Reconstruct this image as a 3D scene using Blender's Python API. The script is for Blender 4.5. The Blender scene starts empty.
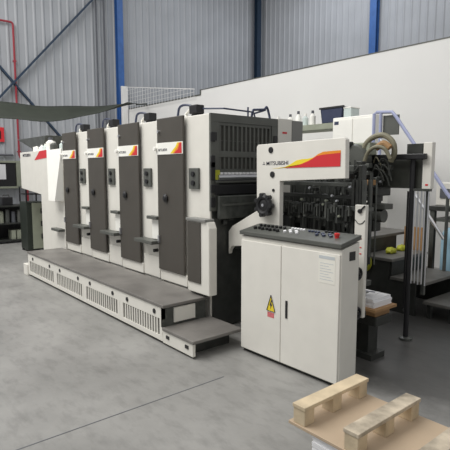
import bpy, bmesh, math, random
from mathutils import Vector, Matrix
S = bpy.context.scene
COL = S.collection
R = math.radians
rnd = random.Random(7)

# ------------------------------------------------------------------ camera
cam_d = bpy.data.cameras.new('camera'); cam = bpy.data.objects.new('camera', cam_d); COL.objects.link(cam)
cam_d.sensor_width = 36; cam_d.lens = 36 * 480 / 450; cam_d.clip_start = 0.05
cam.location = (0, 0, 1.6)
yaw = R(39.7); pit = math.atan2(55, 480)
fwd = Vector((-math.cos(yaw) * math.cos(pit), math.sin(yaw) * math.cos(pit), -math.sin(pit)))
cam.rotation_euler = fwd.to_track_quat('-Z', 'Y').to_euler()
S.camera = cam
# ------------------------------------------------------------------ world, light, exposure
w = bpy.data.worlds.new('hall_daylight'); S.world = w; w.use_nodes = True
bg = w.node_tree.nodes['Background']; bg.inputs[0].default_value = (0.98, 0.98, 0.97, 1); bg.inputs[1].default_value = 0.33
def area(name, loc, rot, sx, sy, power, col=(1, 1, 1)):
    d = bpy.data.lights.new(name, 'AREA'); d.shape = 'RECTANGLE'; d.size = sx; d.size_y = sy; d.energy = power; d.color = col
    o = bpy.data.objects.new(name, d); o.location = loc; o.rotation_euler = rot; COL.objects.link(o)
    return o
area('skylight_strip', (-7.6, -1.2, 8.4), (R(20), 0, 0), 9, 5, 770, (1, 0.985, 0.95))
area('skylight_strip', (-0.5, -1.5, 8.4), (R(20), 0, 0), 5, 4, 95, (1, 0.985, 0.95))
area('skylight_strip', (-9.5, 11.0, 8.6), (0, 0, 0), 5, 4, 150, (0.92, 0.95, 1.0))
vs = S.view_settings
vs.view_transform = 'Standard'; vs.look = 'None'; vs.gamma = 1; vs.use_curve_mapping = False; vs.exposure = 0.42

# ------------------------------------------------------------------ materials
def mat(name, col, rough=0.5, metal=0.0, var=0.06, scale=6.0, bump=0.0, spec=0.5, trans=0.0, emit=None):
    m = bpy.data.materials.new(name); m.use_nodes = True
    nt = m.node_tree; b = nt.nodes['Principled BSDF']
    b.inputs['Roughness'].default_value = rough; b.inputs['Metallic'].default_value = metal
    b.inputs['Specular IOR Level'].default_value = spec
    if trans: b.inputs['Transmission Weight'].default_value = trans
    tc = nt.nodes.new('ShaderNodeTexCoord'); n = nt.nodes.new('ShaderNodeTexNoise')
    n.inputs['Scale'].default_value = scale; n.inputs['Detail'].default_value = 5
    nt.links.new(tc.outputs['Object'], n.inputs['Vector'])
    cr = nt.nodes.new('ShaderNodeValToRGB')
    cr.color_ramp.elements[0].position = 0.3; cr.color_ramp.elements[1].position = 0.7
    cr.color_ramp.elements[0].color = tuple(max(0, c * (1 - var)) for c in col) + (1,)
    cr.color_ramp.elements[1].color = tuple(min(1, c * (1 + var)) for c in col) + (1,)
    nt.links.new(n.outputs['Fac'], cr.inputs['Fac']); nt.links.new(cr.outputs['Color'], b.inputs['Base Color'])
    if bump:
        bp = nt.nodes.new('ShaderNodeBump'); bp.inputs['Strength'].default_value = bump; bp.inputs['Distance'].default_value = 0.01
        n2 = nt.nodes.new('ShaderNodeTexNoise'); n2.inputs['Scale'].default_value = scale * 8; n2.inputs['Detail'].default_value = 3
        nt.links.new(tc.outputs['Object'], n2.inputs['Vector'])
        nt.links.new(n2.outputs['Fac'], bp.inputs['Height']); nt.links.new(bp.outputs['Normal'], b.inputs['Normal'])
    return m
M = dict(
    cream=mat('cream_enamel', (0.745, 0.725, 0.67), 0.42, var=0.03),
    white=mat('white_enamel', (0.90, 0.89, 0.84), 0.4, var=0.02),
    door=mat('dark_grey_enamel', (0.066, 0.059, 0.050), 0.5, var=0.06),
    grey=mat('mid_grey_enamel', (0.22, 0.22, 0.21), 0.45, var=0.06),
    deck=mat('worn_deck_plate', (0.165, 0.155, 0.145), 0.40, var=0.22, scale=3.0, bump=0.15),
    slot=mat('slot_dark', (0.06, 0.058, 0.052), 0.6),
    black=mat('black_plastic', (0.012, 0.012, 0.014), 0.45),
    dark=mat('dark_machine_steel', (0.030, 0.032, 0.029), 0.45, var=0.3, scale=10),
    iron=mat('oily_grey_steel', (0.085, 0.09, 0.083), 0.4, 0.3, var=0.3, scale=12),
    gunit=mat('greenish_grey_steel', (0.10, 0.104, 0.094), 0.45, 0.1, var=0.12),
    steel=mat('bright_steel', (0.62, 0.63, 0.66), 0.28, 0.9, var=0.05),
    blusteel=mat('bluish_painted_tube', (0.40, 0.43, 0.62), 0.35, 0.2, var=0.05),
    navy=mat('navy_bar', (0.035, 0.045, 0.09), 0.4),
    red=mat('red_print', (0.62, 0.025, 0.035), 0.45, var=0.03),
    orange=mat('orange_print', (0.80, 0.27, 0.02), 0.45, var=0.03),
    yellow=mat('yellow_print', (0.85, 0.66, 0.03), 0.45, var=0.03),
    ink=mat('dark_lettering', (0.03, 0.03, 0.05), 0.5),
    blueink=mat('blue_print', (0.25, 0.33, 0.42), 0.5),
    redpipe=mat('red_pipe_paint', (0.33, 0.035, 0.05), 0.45),
    column=mat('blue_column_paint', (0.035, 0.115, 0.34), 0.5, var=0.12),
    brace=mat('dark_blue_paint', (0.018, 0.038, 0.072), 0.5, var=0.12),
    part=mat('white_plaster', (0.76, 0.755, 0.745), 0.85, var=0.02, scale=1.0),
    sheet=mat('galvanised_sheet', (0.36, 0.375, 0.40), 0.55, 0.0, var=0.06, scale=1.2),
    conduit=mat('grey_conduit', (0.10, 0.105, 0.12), 0.5),
    tarp=mat('dark_green_canvas', (0.028, 0.034, 0.024), 0.85, var=0.15, scale=3, bump=0.2),
    wood=mat('raw_pine', (0.60, 0.49, 0.335), 0.75, var=0.20, scale=7, bump=0.2),
    woodworn=mat('weathered_pine', (0.43, 0.37, 0.285), 0.8, var=0.48, scale=9, bump=0.3),
    board=mat('brown_hardboard', (0.46, 0.355, 0.25), 0.7, var=0.07, scale=3),
    paper=mat('white_paper', (0.80, 0.80, 0.82), 0.7, var=0.03),
    woodboard=mat('orange_brown_board', (0.33, 0.19, 0.085), 0.7, var=0.15),
    hose=mat('beige_hose', (0.21, 0.195, 0.135), 0.55, var=0.12, scale=15),
    yelgreen=mat('yellow_green_plastic', (0.42, 0.43, 0.03), 0.5, var=0.12),
    lightblue=mat('pale_blue_plastic', (0.30, 0.48, 0.60), 0.45),
    green=mat('dark_green_enamel', (0.018, 0.024, 0.018), 0.5, var=0.15),
    palegreen=mat('pale_green_enamel', (0.30, 0.32, 0.25), 0.5, var=0.08),
    glassy=mat('pale_translucent_plastic', (0.62, 0.70, 0.68), 0.2, var=0.05),
    redcap=mat('red_caption', (0.62,0.16,0.17), 0.5, var=0.1, scale=60),
    paleprint=mat('pale_grey_print', (0.50, 0.53, 0.55), 0.6),
    notice=mat('off_white_sheet', (0.78, 0.765, 0.70), 0.6, var=0.02),
    tread=mat('dark_tread_plate', (0.135, 0.13, 0.12), 0.5, var=0.2),
    hood=mat('smoked_hood_plate', (0.055, 0.058, 0.050), 0.35, var=0.2),
    lamp_red=mat('red_button', (0.55, 0.02, 0.02), 0.35),
)
def brick_floor():
    m = bpy.data.materials.new('polished_concrete'); m.use_nodes = True
    nt = m.node_tree; b = nt.nodes['Principled BSDF']; L = nt.links.new
    tc = nt.nodes.new('ShaderNodeTexCoord')
    def noise(scale, det, sx=1, sy=1):
        mp = nt.nodes.new('ShaderNodeMapping'); mp.inputs['Scale'].default_value = (sx, sy, 1); L(tc.outputs['Object'], mp.inputs[0])
        n = nt.nodes.new('ShaderNodeTexNoise'); n.inputs['Scale'].default_value = scale; n.inputs['Detail'].default_value = det
        n.inputs['Roughness'].default_value = 0.62
        L(mp.outputs[0], n.inputs['Vector']); return n
    n1 = noise(1.1, 8); n2 = noise(5.0, 6, 1, 2.2); n3 = noise(30, 3)
    r1 = nt.nodes.new('ShaderNodeValToRGB'); r1.color_ramp.elements[0].position = 0.36; r1.color_ramp.elements[1].position = 0.66
    r1.color_ramp.elements[0].color = (0.225, 0.222, 0.213, 1); r1.color_ramp.elements[1].color = (0.315, 0.31, 0.298, 1)
    L(n1.outputs['Fac'], r1.inputs[0])
    mx = nt.nodes.new('ShaderNodeMix'); mx.data_type = 'RGBA'; mx.blend_type = 'MULTIPLY'
    r2 = nt.nodes.new('ShaderNodeValToRGB'); r2.color_ramp.elements[0].position = 0.30; r2.color_ramp.elements[1].position = 0.52
    r2.color_ramp.elements[0].color = (0.70, 0.70, 0.70, 1); r2.color_ramp.elements[1].color = (1, 1, 1, 1)
    L(n2.outputs['Fac'], r2.inputs[0]); mx.inputs[0].default_value = 0.75
    L(r1.outputs[0], mx.inputs[6]); L(r2.outputs[0], mx.inputs[7])
    # darker patch multiplied into the concrete around the delivery end, noisy edge
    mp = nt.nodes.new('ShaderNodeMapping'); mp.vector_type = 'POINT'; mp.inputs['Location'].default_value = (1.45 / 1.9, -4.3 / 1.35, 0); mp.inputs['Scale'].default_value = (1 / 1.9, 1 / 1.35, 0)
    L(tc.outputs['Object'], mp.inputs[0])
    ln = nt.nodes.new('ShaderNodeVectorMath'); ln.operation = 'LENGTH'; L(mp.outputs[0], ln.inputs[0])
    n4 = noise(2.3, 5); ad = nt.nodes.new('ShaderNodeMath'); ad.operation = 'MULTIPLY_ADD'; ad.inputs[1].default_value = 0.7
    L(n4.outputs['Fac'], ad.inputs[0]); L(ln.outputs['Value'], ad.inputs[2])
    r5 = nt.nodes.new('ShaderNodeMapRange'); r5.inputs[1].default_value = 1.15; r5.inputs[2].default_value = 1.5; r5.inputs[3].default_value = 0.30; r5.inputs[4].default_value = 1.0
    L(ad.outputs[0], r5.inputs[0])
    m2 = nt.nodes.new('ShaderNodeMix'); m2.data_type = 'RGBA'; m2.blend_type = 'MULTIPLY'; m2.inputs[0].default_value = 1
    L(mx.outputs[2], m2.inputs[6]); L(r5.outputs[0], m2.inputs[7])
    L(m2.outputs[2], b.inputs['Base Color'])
    r3 = nt.nodes.new('ShaderNodeMapRange'); r3.inputs[3].default_value = 0.30; r3.inputs[4].default_value = 0.5
    L(n1.outputs['Fac'], r3.inputs[0]); L(r3.outputs[0], b.inputs['Roughness'])
    bp = nt.nodes.new('ShaderNodeBump'); bp.inputs['Strength'].default_value = 0.06; bp.inputs['Distance'].default_value = 0.01
    L(n3.outputs['Fac'], bp.inputs['Height']); L(bp.outputs[0], b.inputs['Normal'])
    return m
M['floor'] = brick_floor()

# ------------------------------------------------------------------ mesh helpers
class MB:
    def __init__(s): s.bm = bmesh.new(); s.mi = 0
    def _tag(s, faces):
        for f in faces: f.material_index = s.mi
    def box(s, x0, x1, y0, y1, z0, z1):
        v = [s.bm.verts.new((x, y, z)) for z in (z0, z1) for x, y in ((x0, y0), (x1, y0), (x1, y1), (x0, y1))]
        fs = [(3, 2, 1, 0), (4, 5, 6, 7), (0, 1, 5, 4), (1, 2, 6, 5), (2, 3, 7, 6), (3, 0, 4, 7)]
        s._tag([s.bm.faces.new([v[i] for i in f]) for f in fs]); return s
    def prism(s, pts, d, axis='y', at=0.0):
        """polygon pts in the plane across axis, extruded from at to at+d"""
        def P(a, b, t): return {'y': (a, t, b), 'x': (t, a, b), 'z': (a, b, t)}[axis]
        A = [s.bm.verts.new(P(a, b, at)) for a, b in pts]; B = [s.bm.verts.new(P(a, b, at + d)) for a, b in pts]
        n = len(pts); fs = [s.bm.faces.new(A), s.bm.faces.new(B[::-1])]
        for i in range(n): fs.append(s.bm.faces.new([A[i], B[i], B[(i + 1) % n], A[(i + 1) % n]]))
        s._tag(fs); bmesh.ops.recalc_face_normals(s.bm, faces=fs); return s
    def rod(s, a, b, r, n=10, r2=None):
        a = Vector(a); b = Vector(b); d = (b - a); L = d.length
        q = d.to_track_quat('Z', 'Y').to_matrix().to_4x4(); q.translation = (a + b) / 2
        g = bmesh.ops.create_cone(s.bm, cap_ends=True, segments=n, radius1=r, radius2=r if r2 is None else r2, depth=L, matrix=q)
        s._tag({f for v in g['verts'] for f in v.link_faces}); return s
    def bar(s, a, b, w_, h_):
        a = Vector(a); b = Vector(b); d = b - a
        q = d.to_track_quat('Z', 'Y').to_matrix().to_4x4(); q.translation = (a + b) / 2
        g = bmesh.ops.create_cube(s.bm, size=1, matrix=q @ Matrix.Diagonal((w_, h_, d.length, 1)))
        s._tag({f for v in g['verts'] for f in v.link_faces}); return s
    def tube(s, pts, r, n=8):
        pts = [Vector(p) for p in pts]; rings = []; up = Vector((0.13, 0.21, 0.97))
        for i, p in enumerate(pts):
            t = (pts[min(i + 1, len(pts) - 1)] - pts[max(i - 1, 0)]).normalized()
            u = t.cross(up).normalized(); v = t.cross(u)
            rings.append([s.bm.verts.new(p + (u * math.cos(2 * math.pi * k / n) + v * math.sin(2 * math.pi * k / n)) * r) for k in range(n)])
        fs = []
        for A, B in zip(rings, rings[1:]):
            for k in range(n): fs.append(s.bm.faces.new([A[k], A[(k + 1) % n], B[(k + 1) % n], B[k]]))
        fs.append(s.bm.faces.new(rings[0][::-1])); fs.append(s.bm.faces.new(rings[-1]))
        s._tag(fs); bmesh.ops.recalc_face_normals(s.bm, faces=fs); return s
    def lathe(s, prof, c=(0, 0, 0), n=16, axis='z'):
        rings = []
        for r, h in prof:
            ring = []
            for k in range(n):
                a = 2 * math.pi * k / n; x, y = r * math.cos(a), r * math.sin(a)
                p = {'z': (x, y, h), 'x': (h, x, y), 'y': (x, h, y)}[axis]
                ring.append(s.bm.verts.new((c[0] + p[0], c[1] + p[1], c[2] + p[2])))
            rings.append(ring)
        fs = []
        for A, B in zip(rings, rings[1:]):
            for k in range(n): fs.append(s.bm.faces.new([A[k], A[(k + 1) % n], B[(k + 1) % n], B[k]]))
        fs.append(s.bm.faces.new(rings[0][::-1])); fs.append(s.bm.faces.new(rings[-1]))
        s._tag(fs); bmesh.ops.recalc_face_normals(s.bm, faces=fs); return s
    def ring(s, c, R_, r, axis='x', n=20, m=8):
        rings = []
        for i in range(n):
            a = 2 * math.pi * i / n; ring = []
            for k in range(m):
                b = 2 * math.pi * k / m; q = R_ + r * math.cos(b); h = r * math.sin(b)
                x, y = q * math.cos(a), q * math.sin(a)
                p = {'z': (x, y, h), 'x': (h, x, y), 'y': (x, h, y)}[axis]
                ring.append(s.bm.verts.new((c[0] + p[0], c[1] + p[1], c[2] + p[2])))
            rings.append(ring)
        fs = []
        for i in range(n):
            A, B = rings[i], rings[(i + 1) % n]
            for k in range(m): fs.append(s.bm.faces.new([A[k], A[(k + 1) % m], B[(k + 1) % m], B[k]]))
        s._tag(fs); bmesh.ops.recalc_face_normals(s.bm, faces=fs); return s
    def build(s, name, mats, parent=None, bevel=0.0, smooth=False):
        me = bpy.data.meshes.new(name); s.bm.to_mesh(me); s.bm.free()
        if not isinstance(mats, (list, tuple)): mats = [mats]
        for m in mats: me.materials.append(M[m])
        if smooth:
            me.polygons.foreach_set('use_smooth', [True] * len(me.polygons))
            me.set_sharp_from_angle(angle=R(35))
        o = bpy.data.objects.new(name, me); COL.objects.link(o)
        if parent is not None: o.parent = parent
        if bevel:
            b = o.modifiers.new('bevel', 'BEVEL'); b.width = bevel; b.segments = 2; b.limit_method = 'ANGLE'; b.angle_limit = R(40)
        return o
def curve_pts(ctrl, n=8):
    """Catmull-Rom through control points"""
    P = [Vector(c) for c in ctrl]; P = [2 * P[0] - P[1]] + P + [2 * P[-1] - P[-2]]; out = []
    for i in range(1, len(P) - 2):
        for k in range(n):
            t = k / n; a, b, c, d = P[i - 1], P[i], P[i + 1], P[i + 2]
            out.append(0.5 * ((2 * b) + (c - a) * t + (2 * a - 5 * b + 4 * c - d) * t * t + (3 * b - a - 3 * c + d) * t ** 3))
    out.append(P[-2]); return out
def tag(o, label, cat, group=None):
    o['label'] = label; o['category'] = cat
    if group: o['group'] = group
    return o
def thing(name, label, cat, loc=(0, 0, 0), rz=0.0, group=None):
    o = bpy.data.objects.new(name, None); o.empty_display_size = 0.1; COL.objects.link(o)
    o.location = loc; o.rotation_euler = (0, 0, rz); return tag(o, label, cat, group)
def struct(o, label=None):
    o['kind'] = 'structure'
    if label: o['label'] = label
    return o
def kids(o): return [c for c in bpy.data.objects if c.parent == o]
def copy_tree(o, parent=None):
    c = o.copy(); COL.objects.link(c)
    if parent is not None: c.parent = parent
    for ch in kids(o): copy_tree(ch, c)
    return c
def text(name, body, size, loc, m, parent, width=None, rot=(R(90), 0, 0), bold=True):
    cu = bpy.data.curves.new(name, 'FONT'); cu.body = body; cu.size = size; cu.extrude = 0.0006
    cu.align_x = 'LEFT'
    if bold: cu.offset = size * 0.012
    o = bpy.data.objects.new(name, cu); COL.objects.link(o); bpy.context.view_layer.update()
    dg = bpy.context.evaluated_depsgraph_get()
    me = bpy.data.meshes.new_from_object(o.evaluated_get(dg)); bpy.data.objects.remove(o)
    me.materials.clear(); me.materials.append(M[m])
    if width:
        xs = [v.co.x for v in me.vertices]; k = width / (max(xs) - min(xs))
        for v in me.vertices: v.co.x *= k
    o = bpy.data.objects.new(name, me); COL.objects.link(o); o.location = loc; o.rotation_euler = rot; o.parent = parent
    return o

# ------------------------------------------------------------------ setting
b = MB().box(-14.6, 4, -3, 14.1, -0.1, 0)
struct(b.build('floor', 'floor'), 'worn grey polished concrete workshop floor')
b = MB().box(-2.765, -2.757, -2.5, 2.28, 0, 0.0015)
struct(b.build('trim_1', 'conduit'), 'dark joint line in the concrete floor')

def corrugated(a0, a1, fixed, z0, z1, axis, pitch=0.25, depth=0.022):
    """standing-rib sheet: long face towards the hall, ribs pointing in"""
    bm = bmesh.new(); prof = []; a = a0; sgn = 1 if axis == 'y' else -1
    while a < a1:
        for da, d in ((0, 0), (pitch * .60, 0), (pitch * .74, depth), (pitch * .86, depth)): prof.append((a + da, d))
        a += pitch
    prof.append((a, 0))
    def P(a, d, z): return (fixed + sgn * d, a, z) if axis == 'y' else (a, fixed + sgn * d, z)
    lo = [bm.verts.new(P(a, d, z0)) for a, d in prof]; hi = [bm.verts.new(P(a, d, z1)) for a, d in prof]
    for i in range(len(prof) - 1): bm.faces.new([lo[i], lo[i + 1], hi[i + 1], hi[i]])
    backs = [bm.verts.new(P(q, -0.1, z)) for z in (z0, z1) for q in (prof[0][0], prof[-1][0])]
    bm.faces.new([backs[0], backs[1], backs[3], backs[2]])
    bm.faces.new([lo[0], hi[0], backs[2], backs[0]]); bm.faces.new([lo[-1], hi[-1], backs[3], backs[1]])
    bmesh.ops.recalc_face_normals(bm, faces=bm.faces)
    m = MB(); m.bm.free(); m.bm = bm; return m
struct(corrugated(-2.0, 14.0, -14.5, 0, 9.2, 'y').build('wall_end', 'sheet'), 'tall ribbed grey metal sheet wall')
struct(corrugated(-14.5, 0.0, 14.0, 0, 9.2, 'x').build('wall_back', 'sheet'), 'ribbed grey metal sheet wall above the white wall')
struct(MB().box(-10.2, 1.5, 7.66, 7.80, 0, 3.65).build('wall_right', 'part'), 'plain white plastered partition wall')
struct(MB().box(-14.44, -10.2, 7.68, 7.78, 0, 3.53).build('wall_right.001', 'part'), 'lower far stretch of the white partition wall')
cap = MB().box(-10.22, 1.5, 7.65, 7.81, 3.65, 3.668); cap.box(-10.23, -10.19, 7.64, 7.82, 3.55, 3.668)
struct(cap.build('trim_2', 'gunit'), 'thin grey capping along the white partition')
struct(MB().box(-14.43, -10.2, 7.66, 7.80, 3.53, 3.56).build('trim_3', 'gunit'), 'grey capping on the far stretch of partition')
def ibeam(x, y, along, m, name, label, w_=0.24):
    b = MB(); h = w_ / 2
    if along == 'y':
        b.box(x, x + .02, y - h, y + h, 0, 9.2).box(x + .16, x + .18, y - h, y + h, 0, 9.2).box(x + .02, x + .16, y - .01, y + .01, 0, 9.2)
    else:
        b.box(x - h, x + h, y - .02, y, 0, 9.2).box(x - h, x + h, y - .18, y - .16, 0, 9.2).box(x - .01, x + .01, y - .16, y - .02, 0, 9.2)
    return struct(b.build(name, m), label)
ibeam(-14.46, 7.55, 'y', 'column', 'trim_4', 'blue steel column by the end of the white wall', 0.20)
ibeam(-14.46, 13.62, 'y', 'brace', 'trim_5', 'dark blue steel column in the far corner', 0.2)
ibeam(-9.24, 13.96, 'x', 'column', 'trim_6', 'bright blue steel column above the white wall', 0.24)
# X bracing on the end wall
br = MB(); bx = -14.36
br.bar((bx, 7.30, 7.466), (bx, 1.5, 0.92), 0.10, 0.05)
struct(br.build('trim_7', 'brace'), 'dark blue diagonal brace rising to the blue column')
br = MB(); br.bar((bx - .06, 2.4, 6.15), (bx - .06, 6.55, 1.45), 0.10, 0.05)
struct(br.build('trim_8', 'brace'), 'dark blue diagonal brace falling behind the green canvas')
# pipes on the end wall
t = thing('red_pipe', 'thin red pipe bending down the grey ribbed wall at left', 'pipe', (-14.40, 4.29, 0))
b = MB().tube([(0, -2.2, 5.66), (0, -.05, 5.66), (0, -.01, 5.655), (0, .02, 5.63), (0, .03, 5.58), (0, .03, 2.02), (0, .05, 1.96), (0, .19, 1.94), (0, .22, 1.90), (0, .22, 0.0)], 0.028, 8)
b.build('pipe_run', 'redpipe', t, smooth=True)
for z in (4.6, 3.2, 2.1): MB().box(-.06, .03, -.01, .07, z, z + .04).build('pipe_clip', 'redpipe', t)
for i, (y, r, lab) in enumerate(((6.80, .028, 'thin dark conduit on the ribbed wall, farther from the blue column'), (7.06, .030, 'thin dark conduit on the ribbed wall, nearest the blue column'))):
    tag(MB().rod((-14.42, y, 0), (-14.42, y, 9.1), r, 8).build('conduit_pipe', 'conduit'), lab, 'pipe', 'conduits on the end wall')
tag(MB().rod((-14.4, 13.38, 0), (-14.4, 13.38, 9.1), .035, 8).build('drain_pipe', 'conduit'), 'thin dark pipe beside the dark corner column', 'pipe')
tag(MB().rod((-14.43, 1.5, 2.02), (-14.43, 4.16, 2.02), .03, 8).build('cable_conduit', 'conduit'), 'horizontal dark conduit running above the wall display case', 'pipe')
# fire sign
t = thing('fire_sign', 'small red sign with dark hose symbol on ribbed wall at left edge', 'sign', (-14.42, 3.74, 2.38))
MB().box(-.03, 0, -.22, .21, 0, .4).build('sign_plate', 'red', t)
b = MB().ring((.004, .02, .24), .085, .02, 'x', 16, 6); b.box(0, .008, .08, .12, .08, .3)
b.build('hose_symbol', 'black', t)
# wall display case
t = thing('display_case', 'framed dark display case with white sheet on wall at left', 'display case', (-14.46, 3.9, 1.12))
MB().box(0, .12, -.42, .28, .02, .68).build('case_back', 'black', t)
fr = MB(); fr.box(0, .15, -.48, .44, .68, .74).box(0, .15, -.48, .44, -.04, .02).box(0, .15, .30, .44, .02, .68).box(0, .15, -.48, -.42, .02, .68)
fr.build('case_frame', 'palegreen', t, .006)
MB().box(.12, .125, -.40, .02, .22, .64).build('white_sheet', 'paper', t)
# mesh panel standing on the far partition
t = thing('mesh_panel', 'pale wire mesh panel with tall white post beside the blue column', 'panel', (-14.1, 7.54, 0))
MB().box(-.04, .04, -.10, .10, 0, 4.24).build('post', 'part', t)
b = MB()
for i in range(24): b.box(.10 + i * .155, .107 + i * .155, .06, .068, 3.48, 4.22 - i * .022)
for k in range(6):
    z = 3.50 + k * .12; L = min(3.70, (4.22 - z) / .022 * .155 + .1)
    b.box(.04, max(L, .3), .06, .068, z, z + .007)
b.bar((.04, .064, 4.22), (3.70, .064, 3.70), .014, .02)
b.build('wire_mesh', 'part', t)

# canvas strung across
def canvas():
    bm = bmesh.new(); nu, nv = 36, 8; g = []
    for i in range(nu + 1):
        u = i / nu; row = []
        top = Vector((-12.6, 1.6 + u * 5.55, 3.215 + .02 * math.sin(u * 7) + .62 * max(0, u - .45) ** 1.3))
        sag = .40 * (1 - max(0, (u - .45) / .55) ** 1.7)
        for j in range(nv + 1):
            v = j / nv
            p = top + Vector((2.0 * v * (1 - .55 * u), -.25 * v - .55 * u * v, -sag * math.sin(v * math.pi / 2) ** .9 - .14 * v + .012 * math.sin(u * 22 + v * 5)))
            row.append(bm.verts.new(p))
        g.append(row)
    for i in range(nu):
        for j in range(nv): bm.faces.new([g[i][j], g[i + 1][j], g[i + 1][j + 1], g[i][j + 1]])
    m = MB(); m.bm.free(); m.bm = bm; return m
t = thing('hanging_canvas', 'dark green canvas sheet sagging from the wall behind the press', 'canvas', (0, 0, 0))
o = canvas().build('sheet', 'tarp', t, smooth=True); sm = o.modifiers.new('thick', 'SOLIDIFY'); sm.thickness = .012
MB().tube(curve_pts([(-12.6, 7.12, 3.49), (-12.75, 7.35, 3.53), (-12.9, 7.64, 3.58)]), .02).build('tie_rope', 'tarp', t)
MB().rod((-14.4, 1.6, 3.25), (-12.55, 1.6, 3.215), .03).build('tie_bar', 'conduit', t)

# ------------------------------------------------------------------ printing units
UX = -7.275; PITCH = .9055
def make_unit(label):
    t = thing('printing_unit', label, 'printing unit', (UX, 2.84, 0), 0, 'printing units in a row')
    b = MB(); b.box(0, .873, 0.03, 1.33, .02, 2.14); b.box(0, .52, 0.0, .03, .376, .50); b.box(.52, .873, .012, .03, .376, .62)
    b.build('body', 'cream', t, .008)
    d = MB().box(.0, .495, -.022, .004, .50, 2.15).build('door', 'door', t, .008)
    b = MB().box(-.012, .496, -.027, -.022, 1.765, 1.89)
    b.build('stripe_band', 'white', d)
    def pg(name, pts, m, k): MB().prism(pts, .001, 'y', -.0275 - .001 * k).build(name, m, d)
    pg('yellow_flash', [(.27, 1.772), (.33, 1.815), (.37, 1.84), (.40, 1.882), (.475, 1.882), (.475, 1.772)], 'yellow', 1)
    pg('orange_flash', [(.32, 1.772), (.365, 1.81), (.40, 1.835), (.43, 1.880), (.480, 1.880), (.480, 1.772)], 'orange', 2)
    pg('red_flash', [(.345, 1.772), (.385, 1.80), (.415, 1.81), (.45, 1.876), (.482, 1.876), (.482, 1.772)], 'red', 3)
    text('lettering', 'MITSUBISHI', .040, (.035, -.0275, 1.80), 'ink', d, .17)
    b = MB().rod((.05, -.045, 2.01), (.05, -.022, 2.01), .016, 12)
    b.build('door_knob', 'steel', d)
    b = MB().rod((-.008, -.06, 1.83), (-.008, -.03, 1.83), .022, 12); b.build('round_catch', 'white', d)
    b = MB().lathe([(.035, -.022), (.045, -.04), (.02, -.055)], (.17, 0, 1.30), 14, 'y'); b.build('turn_knob', 'black', d)
    b = MB().box(.02, .045, -.045, -.022, .80, .88); b.build('latch', 'steel', d)
    p = MB().box(.55, .715, .005, .03, 1.41, 1.62).build('button_panel', 'gunit', t, .006)
    for z in (1.47, 1.56): MB().rod((.635, -.012, z), (.635, .005, z), .026, 12).build('button', 'black', p)
    MB().box(.505, .90, -.11, .03, .775, .815).build('shelf', 'gunit', t, .005)
    MB().box(.70, .905, -.05, .03, 1.05, 1.085).build('upper_shelf', 'gunit', t, .004)
    MB().box(.735, .873, .0, .03, .82, 1.05).build('cover_plate', 'white', t, .006)
    MB().rod((.80, -.02, .69), (.80, .03, .69), .02, 10).build('knob', 'black', t)
    # rail bracket and motor box on the roof
    b = MB().tube(curve_pts([(.215, .11, 2.14), (.225, .11, 2.20), (.25, .11, 2.255), (.32, .11, 2.275), (.42, .11, 2.265), (.50, .11, 2.24)], 6), .013, 8)
    b.build('hand_rail', 'navy', t, smooth=True)
    b = MB(); b.bar((.37, .11, 2.18), (.47, .11, 2.235), .03, .012); b.box(.36, .38, .10, .13, 2.138, 2.19); b.build('nozzle', 'white', t)
    b = MB(); b.box(.49, .62, .06, .16, 2.165, 2.252); b.box(.50, .615, .08, .16, 2.138, 2.165); b.build('motor_box', 'black', t, .008)
    return t
labs = ['printing unit farthest to the left, dark door, beside the white feeder housing',
        'second printing unit counted from the white feeder housing',
        'third printing unit from the feeder, next to the nearest one',
        'nearest printing unit, with slotted grey guard on its open right side']
u0 = make_unit(labs[0]); units = [u0]
for i in (1, 2, 3):
    c = copy_tree(u0); c.location.x = UX + i * PITCH; c['label'] = labs[i]; units.append(c)
u4 = units[3]
for c in kids(u4):                                   # the low operator box stands where this unit has no shelf
    if c.name.split('.')[0] in ('shelf', 'upper_shelf', 'cover_plate', 'knob'): bpy.data.objects.remove(c)
# right side of the nearest unit (local x = .885 .. is the +X face)
F = .874
b = MB()
b.box(F, F + .03, .02, .93, 2.06, 2.14); b.box(F, F + .03, .02, .12, 1.20, 2.06); b.box(F, F + .03, .84, .93, 1.20, 2.06)
b.box(F, F + .03, .12, .84, 1.725, 1.785); b.box(F, F + .022, .12, .84, 2.03, 2.06); b.box(F, F + .022, .12, .84, 1.575, 1.61)
for i in range(13):
    y = .125 + i * .057; b.box(F + .008, F + .026, y, y + .020, 1.785, 2.03); b.box(F + .008, F + .026, y, y + .020, 1.61, 1.725)
b.box(F, F + .012, .12, .84, 1.88, 1.89)
b.mi = 1; b.box(F, F + .008, .12, .84, 1.575, 2.06)
g = b.build('side_guard', ['gunit', 'slot'], u4, .002)
b = MB().rod((F + .03, .10, 1.525), (F + .03, .90, 1.525), .030, 14)
o = b.build('chrome_roller', 'steel', u4, smooth=True)
for i in range(15): MB().box(F + .02, F + .045, .13 + i * .050, .155 + i * .050, 1.556, 1.578).build('gripper_tip', 'paper', u4)
b = MB().box(F, F + .012, .05, 1.30, .02, 1.56); b.build('side_plate', 'dark', u4)
b = MB().box(F + .012, F + .05, .06, .95, 1.475, 1.495); b.build('roller_tray', 'gunit', u4, .003)
b = MB().box(F + .012, F + .05, .06, .95, 1.36, 1.455); b.build('lower_rail', 'black', u4, .004)
b = MB(); b.bar((F + .06, .08, 1.235), (F + .06, 1.25, 1.235), .03, .23); b.build('grey_cover', 'iron', u4, .01)
MB().box(F + .076, F + .082, .12, 1.2, 1.25, 1.27).build('cover_rib', 'gunit', u4)
b = MB().rod((F + .05, .40, .94), (F + .05, 1.2, .94), .03, 10); b.build('cross_rod', 'iron', u4)
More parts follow.
